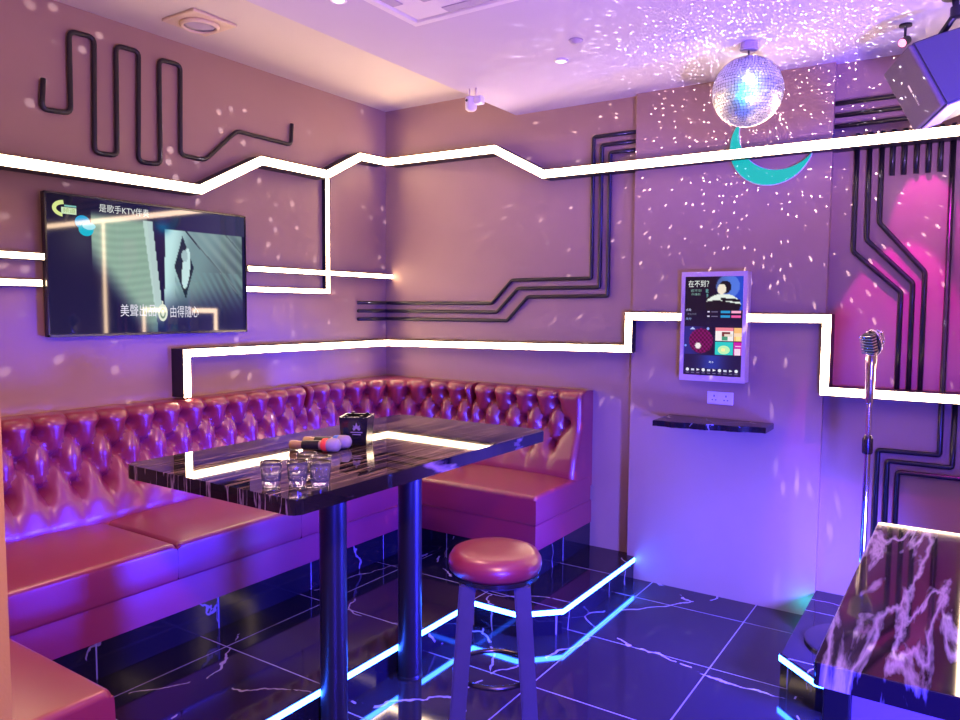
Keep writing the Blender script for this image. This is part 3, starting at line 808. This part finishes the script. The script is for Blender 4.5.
# ------------------------------------------------------------------ television (on the left wall)
TVW, TVH = 1.046, .622
tv_rot = (0, 0, PI/2)
tv = thing('television', 'large wall television on the left wall showing a karaoke video', 'television', (XL+.052, 1.633, 1.357), tv_rot)
bm = bmesh.new(); add_box(bm, 0, TVW, .006, .030, 0, TVH, bevel=.003)
build('housing', bm, 'tv_black', tv)
build('wall_mount', box(.3, .75, .030, .0505, .15, .45), 'black', tv)
bm = bmesh.new()
for a in ((0, TVW, 0, .012), (0, TVW, TVH-.009, TVH), (0, .008, 0, TVH), (TVW-.008, TVW, 0, TVH)):
    add_box(bm, a[0], a[1], -.003, .007, a[2], a[3], bevel=.001)
build('bezel', bm, 'tv_black', tv)
KP = 1.25
def tv_u(p): return p/(KP-p*(KP-1))
def tv_pic(u, v):
    u = u*KP/((1-u)+u*KP)
    c = (26, 26, 62)
    c = mixc(c, (16, 14, 34), sstep(.35, 0, v)*sstep(.4, 0, u))
    # dim haze at the left
    c = mixc(c, (70, 74, 84), .55*math.exp(-((u-.17)/.10)**2-((v-.30)/.16)**2))
    # corrugated wall lit green, fading along a diagonal towards the lower left
    if .225 < u < .50+.05*v:
        t = sstep(.0, .30, (u-.225)*1.9+(.62-v)*.95-.05)
        rib = 1+.035*math.sin(v*110+2*math.sin(u*14))
        c = mixc(c, tuple(x*rib for x in (156, 190, 168)), .95*t*sstep(.07, .16, v))
    # pale post
    a, b = .475+.075*v, .525+.060*v
    if a < u < b and v > .12: c = mixc(c, (196, 224, 216), .95*sstep(1.0, .80, v))
    # dark gap
    if b <= u < .595-.015*v: c = (28, 26, 58)
    # bright door leaf with a diamond opening, boards to the right
    left = .600-.018*v
    if u >= left and v > .13+.05*(u-.6) and u < .985:
        edge = .70-.10*(v-.17)
        c = mixc((200, 242, 238), (124, 156, 156), sstep(edge-.07, edge+.05, u))
        c = mixc(c, (84, 100, 108), sstep(.75, .98, u+.25*(v-.4)))
        for k, wd in ((.02, .006), (.22, .006)):
            if abs((u-.70-k)-(v-.20)*.52) < wd*(1-.4*k) and v < .85: c = (36, 48, 60)
        if u > .72+.5*(v-.2): c = mixc(c, (150, 176, 172), .35+.25*math.sin((u-.52*v)*95))
        if u > .64 and v > .5:
            c = mixc(c, (120, 158, 158), .3+.3*math.sin((u-.30*v)*190))
        c = mixc(c, (36, 36, 78), sstep(.60, .95, v+.15*(u-.7)))
    if v < .17 and u > .55: c = mixc((30, 28, 64), (58, 58, 92), sstep(.5, 1, u))
    # opening
    du = abs(u-.688-.02*(v-.4))/.050+abs(v-.47)/.26
    if du < 1: c = (30, 44, 54)
    fx, fy = (u-.70+.06*(v-.47))/.020, (v-.48)/.17
    if fx*fx+fy*fy < 1: c = (206, 240, 236)
    if ((u-.693)/.016)**2+((v-.375)/.05)**2 < 1: c = (170, 200, 200)
    # glow of the lettering area
    c = mixc(c, (24, 60, 110), .5*math.exp(-((u-.57)/.04)**2-((v-.97)/.07)**2))
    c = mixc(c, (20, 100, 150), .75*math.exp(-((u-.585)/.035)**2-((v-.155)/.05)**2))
    return c
lay = []
def put(body, h, x, z, colr, sx=1., store=lay):
    p, f, w = text_faces(body, h); store.append(([(x+a*sx, z+b) for a, b in p], f, colr)); return w*sx
W_, H_ = TVW-.016, TVH-.021
put('是歌手KTV伴奏', .036, .225*W_, .910*H_, (235, 240, 235), .92)
put('美聲出品', .058, .310*W_, .125*H_, (240, 238, 250), .74)
put('由得隨心', .058, .560*W_, .115*H_, (240, 238, 250), .66)
lay.append((*disc(.520*W_, .155*H_, .026, .042), (236, 244, 220)))
lay.append((*disc(.520*W_, .150*H_, .015, .026), (120, 150, 120)))
lay.append((*disc(.520*W_, .150*H_, .009, .016), (236, 244, 220)))
lay.append((*rect(.517*W_, .523*W_, .215*H_, .25*H_), (236, 244, 220)))
# yellow-green swoosh with caption plate
sw = []
for k in range(15):
    a = math.radians(95+165*k/14); sw.append((.075*W_+.052*math.cos(a)*1.0, .905*H_+.036*math.sin(a)))
for k in range(14, -1, -1):
    a = math.radians(100+150*k/14); sw.append((.080*W_+.040*math.cos(a), .903*H_+.020*math.sin(a)))
lay.append((sw, [(k, k+1, 28-k, 29-k) for k in range(14)], (226, 240, 150)))
lay.append((*rect(.062*W_, .125*W_, .868*H_, .915*H_), (214, 238, 196)))
lay.append((*rect(.075*W_, .125*W_, .920*H_, .932*H_), (130, 200, 190)))
put('频道', .022, .068*W_, .876*H_, (170, 190, 110), 1.2)
lay.append((*disc(.150*W_, .820*H_, .034, .030), (0, 170, 225)))  # cyan stage light reflected in the glass, drawn into the picture
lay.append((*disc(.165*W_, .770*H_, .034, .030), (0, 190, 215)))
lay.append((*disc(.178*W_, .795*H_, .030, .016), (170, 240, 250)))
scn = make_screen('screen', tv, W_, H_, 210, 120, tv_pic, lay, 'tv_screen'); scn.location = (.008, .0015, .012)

# ------------------------------------------------------------------ touch screen on the pillar
KX0, KX1, KZ0, KZ1 = -1.262, -.934, 1.132, 1.685
ks = thing('touch_screen', 'upright song selection touch screen in a silver frame on the pillar', 'touch screen', (KX0, YC-.077, KZ0))
kw, kh = KX1-KX0, KZ1-KZ0
build('housing', box(0, kw, .006, .0765, 0, kh, bevel=.004), 'silver', ks)
bm = bmesh.new(); fb = .019
for a in ((0, kw, 0, .030), (0, kw, kh-.024, kh), (0, fb, .030, kh-.024), (kw-fb, kw, .030, kh-.024)):
    add_box(bm, a[0], a[1], -.006, .008, a[2], a[3])
build('frame', bm, 'silver', ks)['label'] = 'silver frame'
kW, kH = kw-2*fb, kh-.054
def k_pic(u, v):
    c = mixc((20, 12, 44), (40, 28, 84), sstep(.3, .7, v)*.7)
    if v < .335:
        c = mixc((20, 12, 38), (30, 70, 200), sstep(.52, .86, u+.25*(.15-v)))
        if ((u-.74)/.20)**2+((v-.10)/.115)**2 < 1: c = mixc(c, (110, 150, 235), .6)         # pale glow behind the head
        if ((u-.69)/.105)**2+((v-.108)/.066)**2 < 1: c = (18, 14, 26)                        # dark hair
        if ((u-.635)/.072)**2+((v-.128)/.052)**2 < 1: c = (238, 226, 206)                    # pale face turned left
        if abs(u-.60) < .018 and abs(v-.155) < .012: c = (238, 226, 206)
        sh = ((u-.66)/.30)**2+((v-.29)/.115)**2
        if sh < 1: c = (226, 236, 226) if v < .235+.10*abs(u-.55) else (22, 16, 28)          # shoulders over a dark coat
        if .62 < u < .95 and abs(v-.225-.05*(u-.6)) < .014: c = (20, 14, 26)
    if .50 < v < .79 and u < .52:
        r = math.hypot((u-.30)/.20, (v-.65)/.12)
        c = mixc((44, 40, 130), (28, 14, 50), sstep(.1, .5, u))
        if r < 1.05: c = mixc((150, 20, 120), (60, 8, 40), .5+.5*math.sin(u*90)*math.sin(v*140))
        if ((u-.25)/.05)**2+((v-.70)/.032)**2 < 1: c = (240, 226, 232)
    if .80 <= v < .93: c = mixc(c, (46, 64, 190), .75*math.exp(-((u-.5)/.22)**2))
    return c
kl = []
def kr(u0, u1, v0, v1, c): kl.append((*rect(u0*kW, u1*kW, (1-v1)*kH, (1-v0)*kH), c))
put('在不到？', .034, .055*kW, .895*kH, (240, 246, 240), .82, kl)
put('都不到', .014, .10*kW, .845*kH, (120, 160, 150), 1.2, kl); put('你懂的', .012, .11*kW, .810*kH, (130, 170, 160), 1.2, kl)
put('歌', .020, .36*kW, .835*kH, (120, 190, 190), .7, kl); put('手', .018, .37*kW, .79*kH, (120, 190, 190), .7, kl)
put('点歌', .012, .02*kW, .652*kH, (200, 205, 240), 1.1, kl); put('排行', .012, .02*kW, .560*kH, (150, 180, 240), 1.2, kl)
put('歌名列表', .009, .05*kW, .612*kH, (120, 120, 150), 1.2, kl)
for v0 in (.343, .388):
    kr(.63, .79, v0, v0+.024, (40, 150, 205)); kr(.81, .97, v0, v0+.024, (250, 170, 205) if v0 < .36 else (240, 90, 160))
    kr(.40, .44, v0+.004, v0+.018, (220, 215, 240)); kr(.47, .58, v0+.008, v0+.016, (120, 110, 150))
kr(.55, .855, .512, .645, (244, 236, 236)); kr(.55, .855, .512, .545, (240, 130, 150)); kr(.66, .80, .555, .600, (120, 40, 50)); kr(.66, .76, .600, .640, (70, 150, 120)); kr(.70, .84, .575, .60, (230, 215, 200))
kr(.865, 1., .512, .645, (248, 190, 120)); kr(.865, 1., .565, .60, (250, 215, 180)); kr(.90, .98, .60, .64, (250, 225, 150))
kr(.55, .855, .655, .785, (40, 200, 200)); kl.append((*disc(.70*kW, .265*kH, .030, .022), (190, 240, 180))); kr(.66, .72, .72, .75, (250, 240, 170))
kr(.865, 1., .655, .785, (200, 30, 170)); kr(.89, .99, .69, .70, (250, 200, 240)); kr(.88, .98, .72, .785, (246, 210, 236))
kl.append((*poly([(.10*kW, .465*kH), (.20*kW, .465*kH), (.15*kW, .492*kH)]), (180, 190, 250)))
kl.append((*disc(.42*kW, .475*kH, .007), (150, 170, 250))); kl.append((*disc(.03*kW, .30*kH, .006), (120, 150, 250)))
put('更多', .010, .45*kW, .128*kH, (220, 230, 255), 1.2, kl)
for k in range(10):
    cx = (.075+.094*k)*kW
    if k % 3 == 0: kl.append((*disc(cx, .055*kH, .0085, .0085, 12), (226, 226, 246)))
    elif k % 3 == 1: kl.append((*rect(cx-.008, cx+.008, .044*kH, .064*kH), (206, 206, 236)))
    else: kl.append((*poly([(cx-.007, .043*kH), (cx+.009, .056*kH), (cx-.007, .069*kH)]), (226, 226, 246)))
    kl.append((*rect(cx-.008, cx+.008, .020*kH, .028*kH), (110, 100, 150)))
ksn = make_screen('screen', ks, kW, kH, 70, 120, k_pic, kl, 'kiosk_screen'); ksn.location = (fb, -.0005, .030)

# wall socket and marble shelf
so = thing('wall_socket', 'white double wall socket under the touch screen', 'socket', (-1.071, YC, 1.042))
pl = build('plate', box(-.066, .066, -.009, -.0005, -.033, .033, bevel=.003), 'white_plastic', so)
for cx in (-.030, .030):
    bm = bmesh.new()
    add_box(bm, cx-.003, cx+.003, -.0096, -.0088, .006, .016); add_box(bm, cx-.012, cx-.005, -.0096, -.0088, -.012, -.007); add_box(bm, cx+.005, cx+.012, -.0096, -.0088, -.012, -.007)
    build('socket_holes', bm, 'grey_dark', so)
    build('rocker_switch', box(cx+.014, cx+.022, -.012, -.0088, .006, .018, bevel=.001), 'white_plastic', so)
bm = bmesh.new(); n = 26; fr = []
for k in range(n+1):
    t = k/n; x = -1.333+t*(.527); y = YC-.262+.10*t*t+.006*math.sin(t*23)+.004*math.sin(t*61); fr.append((x, y))
outl = [(-1.338, YC-.001)]+fr+[(-.806, YC-.001)]
add_prism(bm, outl, .908, .937, .004, 2)
tag(build('wall_shelf', bm, 'shelf', smooth=True), 'black marble shelf with a rough front edge under the touch screen', 'shelf')

# ------------------------------------------------------------------ ceiling fixtures
ac = thing('ceiling_cassette', 'white ceiling cassette air conditioner cut off by the top edge', 'air conditioner', (-1.452, 1.945, ZC))
H_AC = .475
bm = bmesh.new()
for a in ((-H_AC, H_AC, -H_AC, -H_AC+.035), (-H_AC, H_AC, H_AC-.035, H_AC), (-H_AC, -H_AC+.035, -H_AC+.03, H_AC-.03), (H_AC-.035, H_AC, -H_AC+.03, H_AC-.03)):
    add_box(bm, *a, -.022, -.0005, bevel=.006)
build('outer_frame', bm, 'white_plastic', ac, smooth=True)
build('inner_panel', box(-H_AC+.05, H_AC-.05, -H_AC+.05, H_AC-.05, -.020, -.0005, bevel=.004), 'white_plastic', ac)
for k in range(4):
    bm = bmesh.new(); add_box(bm, -.27, .27, H_AC-.105, H_AC-.055, -.024, -.0195, bevel=.003)
    bmesh.ops.rotate(bm, verts=bm.verts, cent=(0, 0, 0), matrix=Matrix.Rotation(k*PI/2, 3, 'Z')); build('louvre', bm, 'shade_grey', ac)
build('return_grille', box(-.29, .29, -.29, .29, -.028, -.0195, bevel=.006), 'shade_grey', ac)

dl = thing('ceiling_light', 'square cream light fitting with a round lens on the raised ceiling bay', 'light fitting', (-3.028, 2.216, ZCOVE))
build('plate', box(-.117, .117, -.117, .117, -.014, -.0005, bevel=.005), 'cream', dl)
build('trim_ring', lathe([(.070, -.013), (.086, -.013), (.088, -.022), (.080, -.032), (.072, -.030), (.070, -.022)], 40, cap=False), 'cream', dl, smooth='all')
build('lens', lathe([(.0001, -.016), (.045, -.017), (.071, -.021), (.071, -.013), (.0001, -.013)], 40), 'shade_grey', dl, smooth='all')['label'] = 'dull grey lens'

def spot_fitting(x, y, label):
    t = thing('ceiling_spotlight', label, 'spotlight', (x, y, ZC))
    build('trim_ring', lathe([(.030, -.0005), (.032, -.006), (.026, -.010), (.022, -.006), (.022, -.0005)], 28, cap=False), 'white_plastic', t, smooth='all')
    build('lens', lathe([(.0001, -.012), (.016, -.010), (.0218, -.004), (.0218, -.0015), (.0001, -.0015)], 24), 'spot_face', t, smooth='all')['label'] = 'lit lens'
spot_fitting(-1.649, 3.146, 'small lit round spotlight in the ceiling nearer the back wall')
spot_fitting(-2.03, 2.09, 'small lit round spotlight in the ceiling beside the air conditioner')
tag(build('ceiling_sensor', lathe([(.0001, -.016), (.018, -.014), (.030, -.004), (.030, -.0005), (.0001, -.0005)], 28), 'shade_grey', smooth=True, loc=(-1.476, 2.95, ZC)), 'small lilac round sensor on the ceiling between spotlight and disco ball', 'sensor')

cc = thing('ceiling_camera', 'small white camera unit hanging at the ceiling edge near the corner', 'camera', (-2.245, 3.30, ZC))
for dx in (-.022, .018):
    build('mounting_rod', add_tube(bmesh.new(), [(dx, 0, -.0005), (dx, 0, -.05)], .0045, 8), 'silver', cc, smooth='all')
build('body', lathe([(.0001, -.115), (.020, -.114), (.029, -.106), (.031, -.09), (.031, -.05), (.027, -.044), (.0001, -.044)], 28, (-.012, 0, 0)), 'white_plastic', cc, smooth=True)
build('side_box', box(.016, .062, -.022, .022, -.088, -.046, bevel=.008, seg=3), 'white_plastic', cc, smooth=True)
bm = bmesh.new(); add_lathe(bm, [(.0001, 0), (.007, 0), (.007, .004), (.0001, .005)], 14)
bmesh.ops.rotate(bm, verts=bm.verts, cent=(0, 0, 0), matrix=Matrix.Rotation(PI/2, 3, 'X')); bmesh.ops.translate(bm, verts=bm.verts, vec=(-.018, -.030, -.066))
build('lens', bm, 'black', cc)

# ------------------------------------------------------------------ lights
def lamp(kind, name, loc, energy, color, target=None, **k):
    d = bpy.data.lights.new(name, kind); d.energy = energy; d.color = color
    for a, v in k.items(): setattr(d, a, v)
    o = bpy.data.objects.new(name, d); COL.objects.link(o); o.location = loc
    if target: o.rotation_euler = (Vector(target)-Vector(loc)).to_track_quat('-Z', 'Y').to_euler()
    return o
# blue wash lamp standing low on the stage, right of the picture
lamp('SPOT', 'blue_wash_lamp', (.5, 3.02, .55), 2500, (.030, .024, 1.), (-2.7, 2.35, .05), spot_size=math.radians(56), spot_blend=.65, shadow_soft_size=.22)
lamp('SPOT', 'blue_pillar_fill', (.1, 2.88, .50), 850, (.075, .07, 1.), (-1.15, 3.85, .10), spot_size=math.radians(84), spot_blend=1., shadow_soft_size=.12)  # unseen fill added to turn the pillar foot blue
# blue lamp behind the camera's right shoulder
lamp('SPOT', 'blue_floor_lamp', (.8, .15, .9), 1150, (.05, .035, 1.), (-1.0, 2.2, .25), spot_size=math.radians(80), spot_blend=.8, shadow_soft_size=.15)
lamp('SPOT', 'blue_speaker_fill', (1.15, 2.55, 2.0), 420, (.02, .02, 1.), tuple(sp_c), spot_size=math.radians(34), spot_blend=.8, shadow_soft_size=.1)  # unseen fill at the right, added to turn the loudspeaker side blue
# unseen violet fill added for the pillar and right part of the back wall
lamp('AREA', 'violet_wash_fill', (.55, .9, 2.5), 12, (.20, .09, 1.), (-.5, 3.8, .9), shape='DISK', size=.35)
# unseen violet fill added over the counter to colour the ceiling
lamp('SPOT', 'violet_up_fill', (.45, 1.7, .95), 400, (.40, .21, 1.), (.0, 1.9, 2.64), spot_size=math.radians(128), spot_blend=.4, shadow_soft_size=.12)
# warm ceiling lamp above the camera
lamp('SPOT', 'warm_ceiling_lamp', (.1, .35, 2.6), 360, (1., .48, .32), (-1.7, 1.1, .6), spot_size=math.radians(76), spot_blend=.8, shadow_soft_size=.12)
# unseen warm fill added beside the air conditioner to brighten the seats
lamp('SPOT', 'warm_seat_fill', (-1.98, 2.1, 2.6), 75, (1., .52, .36), (-2.15, 2.2, 0), spot_size=math.radians(100), spot_blend=.8, shadow_soft_size=.08)
lamp('POINT', 'cyan_step_fill', (-.635, 3.79, .07), .5, (.0, .55, 1.), shadow_soft_size=.01)  # unseen point light without a fitting, added for a turquoise spot by the stage
# magenta stage beam
lamp('SPOT', 'rose_beam', (-.26, 3.60, 2.50), 40, (.85, .0, .75), (-.20, 3.89, 1.85), spot_size=math.radians(26), spot_blend=.25, shadow_soft_size=.01)
lamp('SPOT', 'rose_beam_low', (-.20, 3.45, 2.50), 105, (.85, .0, .75), (-.32, 3.89, 1.15), spot_size=math.radians(30), spot_blend=.25, shadow_soft_size=.01)
# light thrown by the mirror ball: four small sources round the ball with a dotted pattern
def gobo(name, loc, energy, color, scale, thr, seedv):
    o = lamp('POINT', name, loc, energy, color, shadow_soft_size=0.)
    d = o.data; d.use_nodes = True; nt = d.node_tree
    em = [n for n in nt.nodes if n.type == 'EMISSION'][0]
    tc = nt.nodes.new('ShaderNodeTexCoord'); mp = nt.nodes.new('ShaderNodeMapping'); mp.inputs['Location'].default_value = seedv
    v = nt.nodes.new('ShaderNodeTexVoronoi'); v.inputs['Scale'].default_value = scale; v.inputs['Randomness'].default_value = .6
    nt.links.new(tc.outputs['Normal'], mp.inputs['Vector']); nt.links.new(mp.outputs[0], v.inputs['Vector'])
    mr = nt.nodes.new('ShaderNodeMapRange'); mr.inputs['From Min'].default_value = thr; mr.inputs['From Max'].default_value = thr*.55
    mr.inputs['To Min'].default_value = 0.; mr.inputs['To Max'].default_value = 1.
    nt.links.new(v.outputs['Distance'], mr.inputs['Value']); fo = nt.nodes.new('ShaderNodeLightFalloff')
    nt.links.new(mr.outputs[0], fo.inputs['Strength']); ma = nt.nodes.new('ShaderNodeMath'); ma.operation = 'MULTIPLY_ADD'; ma.inputs[1].default_value = 5.
    nt.links.new(fo.outputs['Quadratic'], ma.inputs[0]); nt.links.new(fo.outputs['Linear'], ma.inputs[2]); m2_ = nt.nodes.new('ShaderNodeMath'); m2_.operation = 'MULTIPLY'; m2_.inputs[1].default_value = .19
    nt.links.new(ma.outputs[0], m2_.inputs[0]); nt.links.new(m2_.outputs[0], em.inputs['Strength'])
    return o
for k, a in enumerate((20, 110, 200, 290)):
    a = math.radians(a); p = bc+Vector((math.cos(a), math.sin(a), .10))*(BR+.012)
    gobo('mirror_ball_sparkle', p, 210, (.85, .78, 1.), 19., .15, (1.7*k, .9*k, 2.3*k))
# unseen cyan fills added to tint the ball
lamp('SPOT', 'cyan_ball_fill', (-.6, .9, 1.0), 260, (.0, .45, 1.), tuple(bc), spot_size=math.radians(5.2), spot_blend=.2, shadow_soft_size=.03)
lamp('SPOT', 'cyan_ball_fill', (-.2, 1.2, 2.3), 330, (.0, .60, 1.), tuple(bc), spot_size=math.radians(6.8), spot_blend=.15, shadow_soft_size=.03)

w = bpy.data.worlds.new('world'); sc.world = w; w.use_nodes = True
w.node_tree.nodes['Background'].inputs[0].default_value = (.03, .025, .05, 1); w.node_tree.nodes['Background'].inputs[1].default_value = 1.

# ------------------------------------------------------------------ camera
F = 744.58; yaw, pit, rol = .58576, -.071009, .00689
fw = Vector((-math.sin(yaw)*math.cos(pit), math.cos(yaw)*math.cos(pit), math.sin(pit)))
r = Vector((math.cos(yaw), math.sin(yaw), 0)); u = r.cross(fw)
r2 = math.cos(rol)*r+math.sin(rol)*u; u2 = -math.sin(rol)*r+math.cos(rol)*u
cam = bpy.data.cameras.new('camera'); cam.lens = F/960*36; cam.sensor_width = 36; cam.clip_start = .05
co_ = bpy.data.objects.new('camera', cam); COL.objects.link(co_)
mw = Matrix((r2, u2, -fw)).transposed().to_4x4(); mw.translation = (0, 0, 1.5); co_.matrix_world = mw
sc.camera = co_

sc.view_settings.view_transform = 'Standard'; sc.view_settings.look = 'None'
sc.view_settings.exposure = -.15; sc.view_settings.gamma = 1.; sc.view_settings.use_curve_mapping = False
sc.cycles.max_bounces = 8; sc.cycles.diffuse_bounces = 4; sc.cycles.glossy_bounces = 4; sc.cycles.transmission_bounces = 8
sc.cycles.use_denoising = True; sc.cycles.caustics_reflective = False; sc.cycles.caustics_refractive = False
